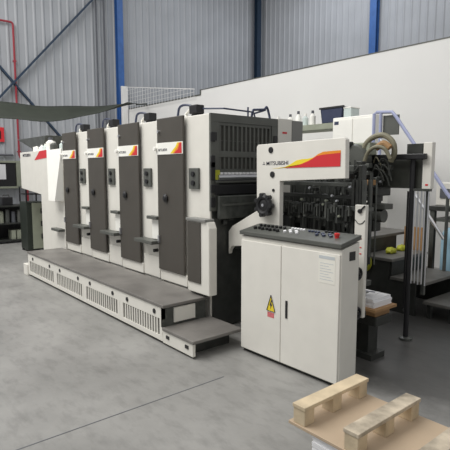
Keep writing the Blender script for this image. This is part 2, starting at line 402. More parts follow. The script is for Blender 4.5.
for i in range(9):
    y = .34 + i * .10; z = 1.0 - .03 * (i % 3)
    MB().box(F + .012, F + .05, y, y + .06, z - .2, z + rnd.uniform(-.05, .08)).build('gripper_block', 'iron', u4, .006)
for y, z, h, m in ((.10, 1.12, .06, 'iron'), (.16, 1.06, .05, 'dark'), (.24, 1.10, .05, 'iron')):
    MB().box(F + .012, F + .05, y, y + .05, z, z + h).build('gripper_block', m, u4, .006)
for z, h in ((1.50, .24), (1.87, .09), (1.38, .08), (1.62, .06), (1.24, .10)):
    MB().box(F + .03, F + .05, .01, .06, z, z + h).build('hinge_block', 'black', u4, .006)
MB().box(F + .03, F + .036, .065, .125, 1.505, 1.60).build('warning_label', 'yelgreen', u4)
MB().box(F + .03, F + .04, .045, .085, 1.88, 1.96).build('switch_box', 'black', u4)
MB().box(F + .03, F + .04, .865, .915, 1.88, 1.96).build('switch_box', 'black', u4)
b = MB().box(F, F + .03, .935, 1.15, 1.10, 2.15); b.build('rear_post', 'cream', u4, .006)
MB().box(F + .03, F + .032, 1.00, 1.07, 1.99, 2.01).build('red_mark', 'red', u4)
MB().box(F - .1, F + .03, 1.155, 1.33, 1.10, 2.14).build('rear_housing', 'grey', u4, .006)
b = MB().tube([(F - .26, .14, 2.215), (F - .02, .22, 2.20), (F, .30, 2.195), (F, .60, 2.19), (F, .62, 2.14)], .009, 6); b.build('top_rail', 'navy', u4)
b = MB().tube(curve_pts([(F - .03, .60, 2.14), (F - .03, .62, 2.21), (F - .03, .66, 2.222), (F - .03, .78, 2.235), (F - .03, .82, 2.26), (F - .03, .86, 2.17), (F - .03, .865, 2.14)], 5), .013, 8)
b.tube([(F - .03, .63, 2.18), (F - .03, .80, 2.23)], .010, 6); b.build('rear_hand_rail', 'navy', u4, smooth=True)
for y in (.55,): MB().rod((F - .03, y, 2.14), (F - .03, y, 2.24), .009, 6).build('pin', 'navy', u4)

# low box beside the nearest unit
t = thing('operator_box', 'low white box with dark front panel at foot of nearest printing unit', 'box', (-3.88, 2.735, 0))
b = MB()
b.prism([(0, .40), (.35, .40), (.35, 1.05), (.32, 1.11), (0, 1.11)], .097, 'y', 0)
b.build('housing', 'cream', t, .008)
MB().box(.012, .225, -.012, 0, .50, 1.10).build('front_panel', 'door', t, .006)
MB().box(-.003, .31, -.02, .097, 1.11, 1.135).build('top_cap', 'grey', t, .005)
b = MB().box(.03, .26, .02, .08, .383, .40); b.build('foot', 'dark', t)

# ------------------------------------------------------------------ foot platform
t = thing('foot_platform', 'long white foot platform with grey deck, vented skirts and lower end step', 'platform', (0, 2.29, 0))
MB().box(-7.45, -3.63, -.01, .53, .345, .375).build('deck', 'deck', t, .006)
b = MB().box(-7.40, -3.70, .10, .50, .0, .345); b.build('undercarriage', 'dark', t)
edges = [-7.44, -6.345, -5.405, -4.49, -3.655]
for x0, x1 in zip(edges, edges[1:]):
    gx0, gx1 = x0 + .07, x1 - .055; b = MB(); y0, y1 = 0, .03; zb, zt = .075, .235
    b.box(x0, x1, y0, y1, zt, .345); b.box(x0, x1, y0, y1, .03, zb); b.box(x0, gx0, y0, y1, zb, zt); b.box(gx1, x1 - .004, y0, y1, zb, zt)
    n = 15
    for k in range(1, n):
        x = gx0 + (gx1 - gx0) * k / n; b.box(x - .011, x + .011, .003, .012, zb, zt)
    b.mi = 1; b.box(gx0, gx1, .016, .028, zb, zt)
    p = b.build('skirt_panel', ['cream', 'slot'], t)
    for x in (x0 + .2 * (x1 - x0), x1 - .17 * (x1 - x0)):
        MB().lathe([(.024, 0), (.024, -.006), (.018, -.008)], (x, 0, .287), 12, 'y').build('latch', 'black', p)
MB().box(-7.62, -7.445, -.02, .20, .0, .17).build('end_bracket', 'cream', t, .006)
MB().box(-3.68, -3.655, .0, .50, .16, .345).build('end_plate', 'iron', t)
MB().box(-3.655, -3.64, .12, .36, .19, .33).build('end_panel', 'cream', t)
s_ = MB().box(-3.655, -3.165, -.01, .55, .135, .165).build('step_deck', 'deck', t, .006)
p = MB().box(-3.655, -3.185, 0, .03, .02, .135).build('step_skirt', 'cream', t, .004)
for x in (-3.57, -3.27):
    MB().box(x - .024, x + .024, -.006, 0, .075, .105).build('latch', 'black', p)
MB().box(-3.64, -3.30, .1, .5, 0, .135).build('step_support', 'dark', t)

# ------------------------------------------------------------------ feeder end housing
t = thing('feeder_housing', 'white feeder housing with red flash at far left end of press', 'press feeder', (0, 2.84, 0))
b = MB(); b.prism([(-9.42, 1.26), (-8.36, 1.18), (-8.36, .02), (-7.33, .02), (-7.33, 1.10), (-7.62, 1.12), (-7.99, 1.93), (-9.42, 1.92)], 1.3, 'y', 0)
b.build('housing', 'cream', t, .008)
b = MB().prism([(-7.96, 1.92), (-7.33, 1.93), (-7.33, 1.12), (-7.60, 1.12)], .018, 'y', -.02)
for v in b.bm.verts:
    if v.co.y < -.01: v.co.y -= .13 * (1.93 - v.co.z) / .81
b.build('side_guard', 'white', t, .004)
MB().prism([(-8.62, 1.77), (-8.02, 1.80), (-8.02, 1.93), (-8.35, 1.92), (-8.45, 1.86)], .003, 'y', -.004).build('red_flash', 'red', t)
text('lettering', 'MITSUBISHI', .07, (-9.25, -.003, 1.84), 'ink', t, .42)
MB().box(-7.88, -7.86, -.02, 0, 1.45, 1.52).build('handle', 'black', t)
MB().box(-7.68, -7.345, -.10, 0, .64, .68).build('shelf', 'gunit', t, .005)
b = MB(); b.prism([(-9.95, 2.19), (-8.35, 2.19), (-8.55, 1.98), (-9.0, 1.96)], .8, 'y', .12); b.build('hopper', 'iron', t, .01)
b = MB(); b.box(-9.3, -9.24, .2, .9, 1.92, 2.0); b.rod((-9.40, .25, 1.92), (-9.25, .25, 2.06), .02); b.box(-9.28, -8.5, .3, .9, 1.92, 1.965); b.build('hopper_bracket', 'dark', t)
def bottle(x, y, z, h, r, m, label, group):
    b = MB().lathe([(r, 0), (r, h * .62), (r * .5, h * .76), (r * .42, h * .8)], (0, 0, 0), 12)
    t = thing('bottle', label, 'bottle', (x, y, z), 0, group)
    b.build('bottle_body', m, t, smooth=True)
    MB().lathe([(r * .45, h * .8), (r * .45, h)], (0, 0, 0), 10).build('cap', 'white' if m != 'white' else 'conduit', t)
    return t
blabs = ['squat white jar on the feeder housing, leftmost of its row', 'white bottle beside the squat jar on the feeder housing', 'slim clear bottle in the middle of the feeder top row',
         'taller white bottle in the feeder top row', 'grey bottle near the right end of the feeder top row', 'rightmost pale bottle on the feeder housing by the first dark door']
bp = [(-8.85, .13, .11, 'white'), (-8.55, .11, .06, 'paper'), (-8.36, .12, .05, 'glassy'), (-8.20, .22, .08, 'white'), (-8.03 + .02, .15, .06, 'gunit'), (-7.80, .17, .06, 'glassy')]
for i, (x, h, r, m) in enumerate(bp):
    zt = 1.925 if x < -7.99 else 1.925
    if i == 5: x = -8.13; 
    bottle(x, 2.84 + (.06 if i != 5 else .26) + r, 1.925, h, r, m, blabs[i], 'bottles on the feeder housing')

# ------------------------------------------------------------------ left corner clutter
for i, (y, w_, h, lab) in enumerate(((2.72, .16, .14, 'dark lumpy toolbox on top of the rack, nearest the left edge'), (3.05, .22, .22, 'black toolbox on top of the rack beside the dark cabinet'))):
    tb = thing('toolbox', lab, 'toolbox', (-11.25, y, .83))
    MB().box(-.12, .12, -w_ / 2, w_ / 2, 0, h * .8).build('case', 'black', tb, .012)
    hb = MB().tube([(0, -w_ * .3, h * .8), (0, -w_ * .28, h), (0, w_ * .28, h), (0, w_ * .3, h * .8)], .012, 6); hb.build('handle', 'iron', tb)
t = thing('storage_cabinet', 'dark green cabinet with pale side and wire top under the feeder overhang', 'cabinet', (-10.0, 2.96, 0))
MB().box(0, .42, 0, .34, .04, .98).build('cabinet_body', 'green', t, .01)
MB().box(.422, .43, .10, .34, .06, .96).build('side_panel', 'palegreen', t)
b = MB()
for x in (.01, .41):
    for y in (.01, .33): b.box(x - .012, x + .012, y - .012, y + .012, .98, 1.27)
for z in (1.12, 1.26): b.box(0, .42, 0, .02, z, z + .015).box(0, .42, .32, .34, z, z + .015).box(0, .02, 0, .34, z, z + .015).box(.4, .42, 0, .34, z, z + .015)
b.build('top_frame', 'black', t)
for z in (.25, .50, .75): MB().box(.43, .45, .26, .32, z, z + .10).build('valve', 'black', t, .004)
b = MB()
for x in (.03, .39):
    for y in (.03, .31): b.box(x - .02, x + .02, y - .02, y + .02, 0, .04)
b.build('foot', 'black', t)

t = thing('tool_rack', 'dark open tool rack along the ribbed wall at left', 'rack', (-11.5, 2.9, 0))
b = MB()
for z in (.05, .42, .80): b.box(0, .5, -1.2, .72, z, z + .03)
b.build('shelf', 'dark', t)
for x in (.02, .48):
    for y in (-1.18, -.2, .70): MB().box(x - .02, x + .02, y - .02, y + .02, 0, .84).build('upright', 'dark', t)
MB().box(0, .02, -1.2, .72, .08, .8).build('back_panel', 'black', t)
rk = [('roll', 'gunit', .34), ('can', 'palegreen', .26), ('can', 'iron', .30), ('roll', 'conduit', .24), ('can', 'gunit', .28), ('roll', 'iron', .22), ('can', 'palegreen', .2)]
rl = ['tall grey roll on the dark tool rack', 'pale green can standing on the tool rack', 'dark steel can on the tool rack, middle shelf', 'dark blue-grey roll on the tool rack', 'grey can on the tool rack beside a dark roll', 'short dark roll near the cabinet on the tool rack', 'small pale can at the cabinet end of the tool rack']
for i, (k, m, h) in enumerate(rk):
    y = 2.78 + i * .125
    b = MB().lathe([(.05, 0), (.05, h * .9), (.03, h)] if k == 'can' else [(.045, 0), (.045, h)], (-11.15, y, .45), 12)
    tag(b.build('paint_can' if k == 'can' else 'material_roll', m, smooth=True), rl[i], k, 'cans and rolls on the tool rack')
bl = ['white file box on the lowest rack shelf, leftmost', 'white file box on the lowest rack shelf, second', 'white file box on the lowest rack shelf, third', 'white file box on the lowest rack shelf, rightmost']
for i in range(4):
    y = 3.08 + i * .115
    tag(MB().box(-11.32, -11.06, y, y + .09, .08, .28).build('file_box', 'palegreen', None, .004), bl[i], 'box', 'file boxes on the rack')

# ------------------------------------------------------------------ gantry sign frame
t = thing('gantry_frame', 'white gantry frame with brand lettering and red and yellow flash', 'frame', (0, 3.08, 0))
pts = [(-3.255, 1.81), (-3.235, 1.83), (-2.285, 1.848), (-2.268, 1.832), (-2.262, 1.535), (-2.955, 1.503), (-2.955, .03), (-3.245, .03), (-3.245, .885), (-3.45, .865),
       (-3.60, .845), (-3.645, .80), (-3.653, .76), (-3.655, .99), (-3.60, 1.045), (-3.526, 1.083), (-3.245, 1.222)]
MB().prism(pts, .05, 'y', 0).build('frame_plate', 'cream', t, .008)
def pg(name, pts, m, k): MB().prism(pts, .0012, 'y', -.0012 * k).build(name, m, t)
pg('yellow_flash', [(-3.05, 1.613), (-2.90, 1.625), (-2.83, 1.65), (-2.76, 1.682), (-2.70, 1.69), (-2.64, 1.692), (-2.59, 1.70), (-2.50, 1.715), (-2.50, 1.66), (-2.72, 1.622)], 'yellow', 1)
pg('orange_flash', [(-2.98, 1.614), (-2.83, 1.628), (-2.72, 1.645), (-2.60, 1.69), (-2.53, 1.728), (-2.48, 1.745), (-2.31, 1.752), (-2.31, 1.70), (-2.5, 1.66)], 'orange', 2)
pg('red_flash', [(-2.90, 1.617), (-2.76, 1.636), (-2.63, 1.672), (-2.54, 1.714), (-2.48, 1.722), (-2.31, 1.732), (-2.31, 1.628)], 'red', 3)
text('lettering', 'MITSUBISHI', .047, (-3.125, -.001, 1.642), 'ink', t, .265, rot=(R(90), R(-1.0), 0))
b = MB()
def rh(cx, cz, a): 
    b.prism([(cx + .020 * math.cos(a) * q + .011 * math.sin(a) * p, cz + .020 * math.sin(a) * q - .011 * math.cos(a) * p) for q, p in ((0, 0), (.5, .5), (1, 0), (.5, -.5))], .0012, 'y', -.0012)
for a in (90, 210, 330): rh(-3.155, 1.655, R(a))
b.build('brand_mark', 'ink', t)
for x, z, r in ((-3.068, 1.777, .028), (-3.045, 1.56, .028), (-3.03, 1.42, .014)):
    MB().lathe([(r, 0), (r, -.006), (r * .7, -.008)], (x, 0, z), 14, 'y').build('port', 'black', t)
# big hand wheel on the post
b = MB().ring((-3.105, -.045, 1.285), .075, .024, 'y', 24, 8); b.lathe([(.06, -.02), (.06, -.05), (.03, -.06)], (-3.105, 0, 1.285), 18, 'y')
for k in range(7):
    a = 2 * math.pi * k / 7; b.rod((-3.105 + .092 * math.cos(a), -.07, 1.285 + .092 * math.sin(a)), (-3.105 + .092 * math.cos(a), -.02, 1.285 + .092 * math.sin(a)), .02, 8)
b.rod((-3.105, 0, 1.285), (-3.105, -.05, 1.285), .02)
hw = b.build('hand_wheel', 'black', t, smooth=True)
MB().rod((-3.105, -.066, 1.285), (-3.105, -.058, 1.285), .014, 12).build('hub_cap', 'steel', hw)

# ------------------------------------------------------------------ control console
t = thing('control_console', 'white two-door control console with sloping grey button panel', 'console', (-3.10, 2.765, 0), R(1.2))
W_, D_ = 1.045, .215
MB().box(.015, W_ - .015, .02, D_ - .01, 0, .025).build('plinth', 'dark', t)
b = MB().prism([(0, .025), (D_, .025), (D_, 1.075), (0, 1.035)], W_, 'x', 0); b.build('body', 'cream', t, .006)
for x0, x1, nm in ((.008, .474, 0), (.480, W_ - .008, 1)):
    d = MB().box(x0, x1, -.014, 0, .035, 1.0).build('door', 'cream', t, .004)
    if nm == 0:
        w_ = MB(); cx, cz = .372, .452
        w_.prism([(cx - .047, cz - .01), (cx + .047, cz - .01), (cx, cz + .125)], .0015, 'y', -.0155); wt = w_.build('warning_triangle', 'yellow', d)
        e = MB()
        for a, c in (((cx - .047, cz - .01), (cx + .047, cz - .01)), ((cx + .047, cz - .01), (cx, cz + .125)), ((cx, cz + .125), (cx - .047, cz - .01))):
            e.bar((a[0], -.0165, a[1]), (c[0], -.0165, c[1]), .009, .002)
        e.prism([(cx + .004, cz + .085), (cx - .016, cz + .035), (cx - .002, cz + .035), (cx - .008, cz + .004), (cx + .016, cz + .048), (cx + .003, cz + .048), (cx + .012, cz + .085)], .001, 'y', -.017)
        e.build('bolt_symbol', 'ink', wt)
        MB().box(cx - .040, cx + .035, -.0152, -.014, cz - .065, cz - .022).build('red_caption', 'redcap', d) if 'redcap' in M else None
    else:
        MB().box(.530, .553, -.019, -.014, .42, .565).build('door_handle', 'black', d, .003)
        pl = MB().box(.85, 1.0, -.0155, -.014, .775, .985).build('notice', 'notice', d)
        nb = MB().box(.855, .995, -.0165, -.0155, .955, .978)
        nb.build('heading', 'paleprint', pl)
        nb = MB()
        for k in range(7): nb.box(.865, .985 - .02 * (k % 3), -.0162, -.0155, .80 + k * .02, .804 + k * .02)
        nb.build('print_lines', 'paleprint', pl)
tp = MB().prism([(-.022, 1.045), (D_ + .012, 1.09), (D_ + .012, 1.125), (-.022, 1.078)], W_ + .016, 'x', -.008).build('button_deck', 'gunit', t, .004)
def onp(y): return 1.078 + (y + .022) * (.047 / (.034 + D_))
def knob(x, y, r, h, m, nm='button'): MB().rod((x, y, onp(y) - .002), (x, y - .01 * h / .03, onp(y) + h), r, 10).build(nm, m, tp)
for i in range(7):
    knob(.10 + i * .043, .07 + .012 * (i % 2), .016, .020, 'black'); knob(.085 + i * .046, .155, .014, .018, 'black')
for i in range(5):
    knob(.43 + i * .032, .08 + .03 * (i % 2), .013, .014, 'paper'); knob(.435 + i * .03, .17, .011, .012, 'paper')
for i in range(4): knob(.62 + i * .03, .16, .011, .012, 'navy')
for i in range(5): knob(.74 + i * .033, .10 + .03 * (i % 2), .014, .014, 'navy')
for i in range(4): knob(.76 + i * .03, .19, .011, .012, 'black')
MB().lathe([(.016, 0), (.016, .018), (.021, .022), (.021, .036), (.015, .04)], (.925, .10, onp(.10) - .004), 14).build('emergency_stop', 'lamp_red', tp)
MB().box(W_, W_ + .004, .09, .16, .945, 1.01).build('side_socket', 'black', t)

# ------------------------------------------------------------------ delivery unit machinery
t = thing('delivery_unit', 'dark open delivery machine with chains, hoses and hood behind the console', 'machine', (0, 3.3, 0))
MB().box(-3.46, -2.86, .80, .86, .30, 1.62).build('rear_plate', 'dark', t)
for x, y, q in ((-3.42, .06, .035), (-2.90, .74, .035), (-3.42, .74, .035), (-2.30, .06, .016)): MB().box(x - q, x + q, y - .035, y + .035, .64 if x > -2.4 else 0, 1.64).build('upright', 'dark', t, .006)
for z, y, m in ((1.46, .05, 'iron'), (1.35, .10, 'dark'), (1.27, -.01, 'iron'), (1.17, .04, 'iron'), (1.00, .06, 'dark')):
    MB().box(-3.45, -2.27, y, y + .04, z, z + .035).build('cross_rail', m, t, .004)
for i in range(34):
    x = -3.40 + i * .034 + rnd.uniform(-.010, .010); y = rnd.uniform(.09, .42); r = rnd.choice((.007, .010, .014, .018))
    MB().rod((x, y, rnd.uniform(.64, .95)), (x, y, rnd.uniform(1.28, 1.60)), r, 8).build('rod', rnd.choice(('iron', 'dark', 'dark', 'iron', 'gunit')), t)
for i in range(30):
    x = -3.24 + i * .030; z = 1.27 + rnd.uniform(-.015, .015); h = rnd.uniform(.03, .10); w_ = rnd.uniform(.010, .024)
    MB().box(x, x + w_, -.03, rnd.uniform(.0, .06), z - h, z + rnd.uniform(.01, .05)).build('gripper', rnd.choice(('iron', 'dark', 'dark', 'gunit')), t, .003)
for i in range(20):
    x = -3.22 + i * .046 + rnd.uniform(-.015, .015); z = rnd.choice((1.46, 1.36, 1.19, 1.29)) + rnd.uniform(-.02, .03)
    MB().lathe([(.008, 0), (.012, -.02), (.008, -.03)], (x, -.02, z), 8, 'y').build('bolt_head', rnd.choice(('steel', 'gunit', 'gunit', 'palegreen')), t)
for i, (x, z, r) in enumerate(((-2.75, 1.30, .09), (-3.05, 1.12, .11), (-2.55, 1.22, .07), (-3.30, 1.15, .09), (-2.70, 1.05, .06))):
    MB().lathe([(r, .40), (r, .44), (r * .4, .45), (r * .4, .38), (r, .40)], (x, 0, z), 20, 'y').build('gear', 'iron', t)
MB().box(-3.40, -2.66, .44, .47, .62, 1.60).build('inner_plate', 'dark', t)
for x in (-2.36, -2.32, -2.26): MB().box(x - .012, x + .012, .02, .05, .62, 1.52).build('chain_guide', 'iron' if x > -2.3 else 'dark', t)
# upper head and hood
MB().box(-2.97, -2.16, .78, .83, 1.695, 1.745).build('front_bar', 'black', t, .006)
MB().box(-2.97, -2.52, 1.24, 1.27, 1.43, 1.72).build('back_plate', 'dark', t)
MB().box(-2.62, -2.23, .87, .885, 1.43, 1.69).build('hood_panel', 'hood', t)
MB().box(-2.40, -2.23, .90, .93, 1.69, 1.84).build('hood_upper_panel', 'dark', t)
MB().box(-2.27, -2.24, .885, 1.0, 1.43, 1.82).build('hood_side', 'dark', t)
MB().box(-2.96, -2.50, .885, 1.24, 1.69, 1.71).build('hood_top', 'dark', t)
MB().box(-2.208, -2.125, .84, .90, 1.43, 1.845).build('end_post', 'cream', t, .005)
MB().box(-2.175, -2.15, .837, .84, 1.46, 1.475).build('red_mark', 'red', t)
MB().box(-2.195, -2.165, .88, .91, .45, 1.43).build('lower_post', 'iron', t)
for i in range(60):
    x = rnd.uniform(-2.96, -2.56); y = rnd.uniform(.30, .80); z = rnd.uniform(1.36, 1.66); h = rnd.uniform(.02, .06)
    if rnd.random() < .5: MB().box(x, x + rnd.uniform(.02, .07), y, y + .06, z, z + h).build('valve_block', rnd.choice(('iron', 'dark', 'black', 'dark')), t, .004)
    else: MB().rod((x, y, z), (x + rnd.uniform(-.08, .08), y, z + rnd.uniform(.03, .10)), rnd.choice((.008, .014, .022)), 8).build('cylinder', rnd.choice(('iron', 'dark', 'dark', 'steel')), t)
for i in range(46):
    x = rnd.uniform(-2.88, -2.45); y = rnd.uniform(.10, .40); z = rnd.uniform(1.08, 1.62); w_ = rnd.uniform(.015, .05)
    if rnd.random() < .6: MB().box(x, x + w_, y, y + .05, z, z + rnd.uniform(.02, .09)).build('valve_block', rnd.choice(('iron', 'dark', 'gunit', 'dark')), t, .003)
    else: MB().rod((x, y, z), (x + rnd.uniform(-.04, .04), y, z + rnd.uniform(.04, .12)), rnd.choice((.006, .01, .016)), 8).build('cylinder', rnd.choice(('iron', 'dark', 'gunit')), t)
for i in range(30):
    x = rnd.uniform(-2.96, -2.50); y = rnd.uniform(.70, .76); z = rnd.uniform(1.42, 1.70); w_ = rnd.uniform(.012, .04)
    if i % 3 == 0: MB().lathe([(w_ * .8, 0), (w_ * .8, -.02), (w_ * .5, -.035)], (x, y, z), 10, 'y').build('valve_cap', rnd.choice(('gunit', 'steel', 'iron', 'hose')), t)
    elif i % 3 == 1: MB().box(x, x + w_, y, y + .05, z, z + rnd.uniform(.02, .07)).build('valve_block', rnd.choice(('iron', 'gunit', 'dark')), t, .003)
    else: MB().tube(curve_pts([(x, y, z), (x + .04, y - .02, z + .05), (x + .09, y, z + rnd.uniform(-.04, .04)), (x + .10, y + .03, z - .10)], 5), .007, 6).build('air_line', rnd.choice(('iron', 'hose', 'gunit')), t, smooth=True)
MB().box(-2.94, -2.50, .60, .82, 1.36, 1.44).build('head_casting', 'dark', t, .01)
MB().box(-2.96, -2.60, .80, .85, 1.30, 1.69).build('head_plate', 'dark', t, .006)
MB().lathe([(.13, 0), (.15, .03), (.15, .10), (.08, .13)], (-2.80, .62, 1.70), 18, 'y').build('blower_housing', 'gunit', t, smooth=True)
MB().box(-2.96, -2.64, .66, .78, 1.74, 1.86).build('blower_box', 'palegreen', t, .01)
MB().box(-2.95, -2.82, .60, .66, 1.82, 1.87).build('blower_handle', 'black', t, .008)
b = MB().tube(curve_pts([(-2.72, .66, 1.64), (-2.72, .66, 1.74), (-2.70, .67, 1.83), (-2.63, .68, 1.90), (-2.53, .70, 1.92), (-2.44, .71, 1.86), (-2.42, .72, 1.76), (-2.46, .73, 1.68)], 8), .026, 10)
b.build('suction_hose', 'hose', t, smooth=True)
b = MB().tube(curve_pts([(-2.66, .60, 1.66), (-2.62, .60, 1.76), (-2.54, .60, 1.81), (-2.46, .62, 1.79), (-2.41, .64, 1.70)], 8), .018, 10)
b.build('suction_hose', 'hose', t, smooth=True)
b = MB().tube(curve_pts([(-2.56, .64, 1.80), (-2.49, .65, 1.84), (-2.43, .66, 1.80)], 6), .03, 10); b.build('brass_elbow', 'woodboard', t, smooth=True)
MB().box(-2.62, -2.52, .50, .60, 1.46, 1.51).build('brass_fitting', 'woodboard', t, .008)
# motor slung under the head
MB().box(-2.84, -2.46, .66, .80, 1.235, 1.285).build('motor_rail', 'gunit', t, .005)
MB().box(-2.90, -2.83, .62, .86, 1.235, 1.42).build('hanger', 'dark', t, .005)
MB().rod((-2.72, .72, 1.17), (-2.50, .72, 1.17), .062, 16).build('motor', 'gunit', t, smooth=True)
MB().box(-2.68, -2.57, .66, .78, 1.02, 1.12).build('motor_foot', 'dark', t, .006)
MB().box(-2.62, -2.56, .68, .76, 1.275, 1.36).build('hanger', 'dark', t, .005)
# black post, thin post, hanging rods
b = MB().rod((-2.30, .84, .01), (-2.30, .84, 1.695), .024, 10); p = b.build('black_post', 'black', t, smooth=True)
MB().lathe([(.06, 0), (.06, .02), (.03, .03)], (-2.30, .84, 0), 12).build('base_flange', 'iron', p)
MB().rod((-2.40, .96, .25), (-2.40, .96, 1.40), .013, 8).build('thin_post', 'black', t)
MB().rod((-2.40, .96, .25), (-2.30, .84, .25), .012, 8).build('post_link', 'black', t)
b = MB().box(-2.28, -2.125, .825, .87, 1.41, 1.432)
b.build('rod_carrier', 'iron', t)
for i in range(5): MB().rod((-2.268 + i * .033, .835, .55 + .01 * (i % 2)), (-2.268 + i * .033, .835, 1.42), .0065, 6).build('guard_rod', 'steel', t)
# white scale post with wheels, bolted to the rails
px_, py_ = -2.19, -.10
p = MB().box(px_ - .06, px_ + .04, py_, py_ + .04, .43, 1.33).build('scale_post', 'cream', t, .006); p['label'] = 'narrow white scale post with two black hand wheels'
MB().box(px_ - .10, px_ - .02, py_ + .04, .10, 1.27, 1.30).build('post_bracket', 'iron', t)
MB().box(px_ - .10, px_ - .02, py_ + .04, .10, .66, .70).build('post_bracket', 'iron', t)
b = MB(); b.rod((px_ - .01, py_ - .012, 1.28), (px_ - .01, py_, 1.28), .018, 10); b.bar((px_ - .01, py_ - .008, 1.28), (px_ + .035, py_ - .008, 1.325), .012, .008); b.build('pivot', 'black', p)
b = MB().tube([(px_ + a, py_ - .001, c) for a, c in ((-.055, 1.21), (-.03, 1.185), (-.01, 1.18), (.01, 1.185), (.035, 1.21))], .004, 6); b.build('scale_arc', 'iron', p)
for z in (.99, .94, 1.06): MB().box(px_ - .005, px_ + .012, py_ - .002, py_, z, z + .009).build('red_mark', 'red', p)
for z in (.80, .485):
    b = MB().ring((px_ + .04, py_ - .075, z), .042, .011, 'x', 20, 8); b.rod((px_ - .02, py_ - .075, z), (px_ + .055, py_ - .075, z), .013)
    b.bar((px_ + .04, py_ - .075, z - .04), (px_ + .04, py_ - .075, z + .04), .008, .012); b.bar((px_ + .04, py_ - .115, z), (px_ + .04, py_ - .035, z), .008, .012)
    b.rod((px_ - .01, py_ - .075, z), (px_ - .01, py_, z), .012); b.rod((px_ + .04, py_ - .11, z), (px_ + .09, py_ - .11, z), .008)
    b.build('hand_wheel', 'black', p, smooth=True)
# paper pile
t = thing('pile_table', 'dark lift table carrying the paper pile', 'table', (-2.5, 3.6, 0))
MB().box(-.30, .36, -.22, .02, .32, .40).build('table_plate', 'dark', t, .008)
MB().box(-.28, .24, -.14, .0, .05, .32).build('scissor_housing', 'dark', t)
MB().box(-.30, .30, -.18, .02, 0, .05).build('base', 'dark', t)
t = thing('pile_board', 'brown wooden board on blocks under the paper pile', 'board', (-2.5, 3.6, .40))
MB().box(-.30, .40, -.30, .02, .06, .085).build('board', 'woodboard', t, .003)
for x in (-.25, .02, .30): MB().box(x - .045, x + .045, -.21, .0, 0, .06).build('block', 'woodboard', t)
b = MB()
for k in range(6):
    z = .485 + k * .0125; o_ = rnd.uniform(-.008, .008); b.box(-2.78 + o_, -2.14 + o_, 3.34 + o_, 3.60 + o_, z, z + .012)
tag(b.build('paper_stack', 'paper'), 'stack of white printed sheets on the brown board by the console', 'paper')
b = MB().box(-.16, .12, -.09, .08, 0, .004); b.mi = 1; b.box(-.12, .05, -.05, .02, .004, .005); b.mi = 2; b.box(-.02, .09, .03, .06, .004, .005)
o = b.build('printed_sheet', ['paper', 'gunit', 'navy']); o.location = (-2.34, 3.48, .5605); o.rotation_euler = (0, 0, R(12))
tag(o, 'loose printed sheet lying on the white paper stack', 'paper')

# ------------------------------------------------------------------ steps and hand rails
t = thing('access_steps', 'dark grey metal steps with silver handrail at the right', 'steps', (0, 4.88, 0))
for x0, x1, z, y1, yn in ((-4.0, -3.30, .80, 1.12, 0), (-3.32, -2.90, .60, .78, 0), (-2.92, -2.50, .40, .78, .0), (-2.52, -2.14, .20, .78, .0)):
    MB().box(x0, x1, yn - .02, y1, z - .035, z).build('tread', 'tread', t, .005)
b = MB().prism([(-3.98, .0), (-2.62, 0), (-2.62, .36), (-2.95, .36), (-2.95, .56), (-3.33, .56), (-3.33, .76), (-3.98, .76)], .02, 'y', 0); b.build('stringer', 'dark', t)
b = MB().prism([(-3.98, .0), (-2.22, 0), (-2.22, .16), (-2.55, .16), (-2.55, .36), (-2.95, .36), (-2.95, .56), (-3.33, .56), (-3.33, .76), (-3.98, .76)], .02, 'y', .76); b.build('stringer', 'dark', t)
for x, z0, z1 in ((-3.32, .60, .765), (-2.92, .40, .565)): MB().box(x - .02, x - .005, .02, .76, z0, z1).build('riser', 'dark', t)
for x in (-2.24, -2.48): MB().box(x - .02, x + .02, .04, .08, 0, .165).build('foot', 'dark', t)
Y5 = .742
b = MB().tube([(-3.70, Y5, .80), (-3.70, Y5, 2.33), (-3.66, Y5, 2.35), (-3.44, Y5, 2.335), (-3.38, Y5, 2.27), (-2.64, Y5, 1.27)], .022, 8); b.build('handrail', 'blusteel', t, smooth=True)
MB().tube([(-3.60, Y5, .80), (-3.60, Y5, 2.34)], .022, 8).build('rail_post', 'blusteel', t, smooth=True)
MB().tube([(-2.67, Y5, .40), (-2.67, Y5, 1.31)], .02, 8).build('rail_post', 'iron', t, smooth=True)
MB().tube([(-3.60, Y5, 2.00), (-3.05, Y5, 1.255), (-2.69, Y5, .78)], .02, 8).build('mid_rail', 'steel', t, smooth=True)
MB().box(-3.58, -3.36, Y5 + .03, Y5 + .05, 2.05, 2.30).build('rail_plate', 'gunit', t)
# yellow bits
o = MB().ring((0, 0, 0), .11, .022, 'y', 20, 8).build('yellow_cable_coil', 'yelgreen', None, smooth=True); o.location = (-3.29, 4.857, .52); tag(o, 'yellow-green coil of cable hung on the side of the dark steps', 'cable')
for i, (x, y, l, lab) in enumerate(((-3.13, 5.20, .13, 'yellow-green rag bundle on second tread, nearer the console'), (-3.15, 5.48, .12, 'yellow-green rag bundle on second tread, farther from the console'))):
    bm = bmesh.new(); bmesh.ops.create_icosphere(bm, subdivisions=3, radius=1)
    for v in bm.verts:
        k = 1 + .18 * math.sin(v.co.x * 7 + i) * math.cos(v.co.y * 5); v.co = Vector((v.co.x * .055 * k, v.co.y * l * .6 * k, max(0, v.co.z * .045 * k + .03)))
    m = MB(); m.bm.free(); m.bm = bm; o = m.build('rag_bundle', 'yelgreen', None, smooth=True); o.location = (x, y, .60)
    tag(o, lab, 'rag', 'yellow rags on the steps')

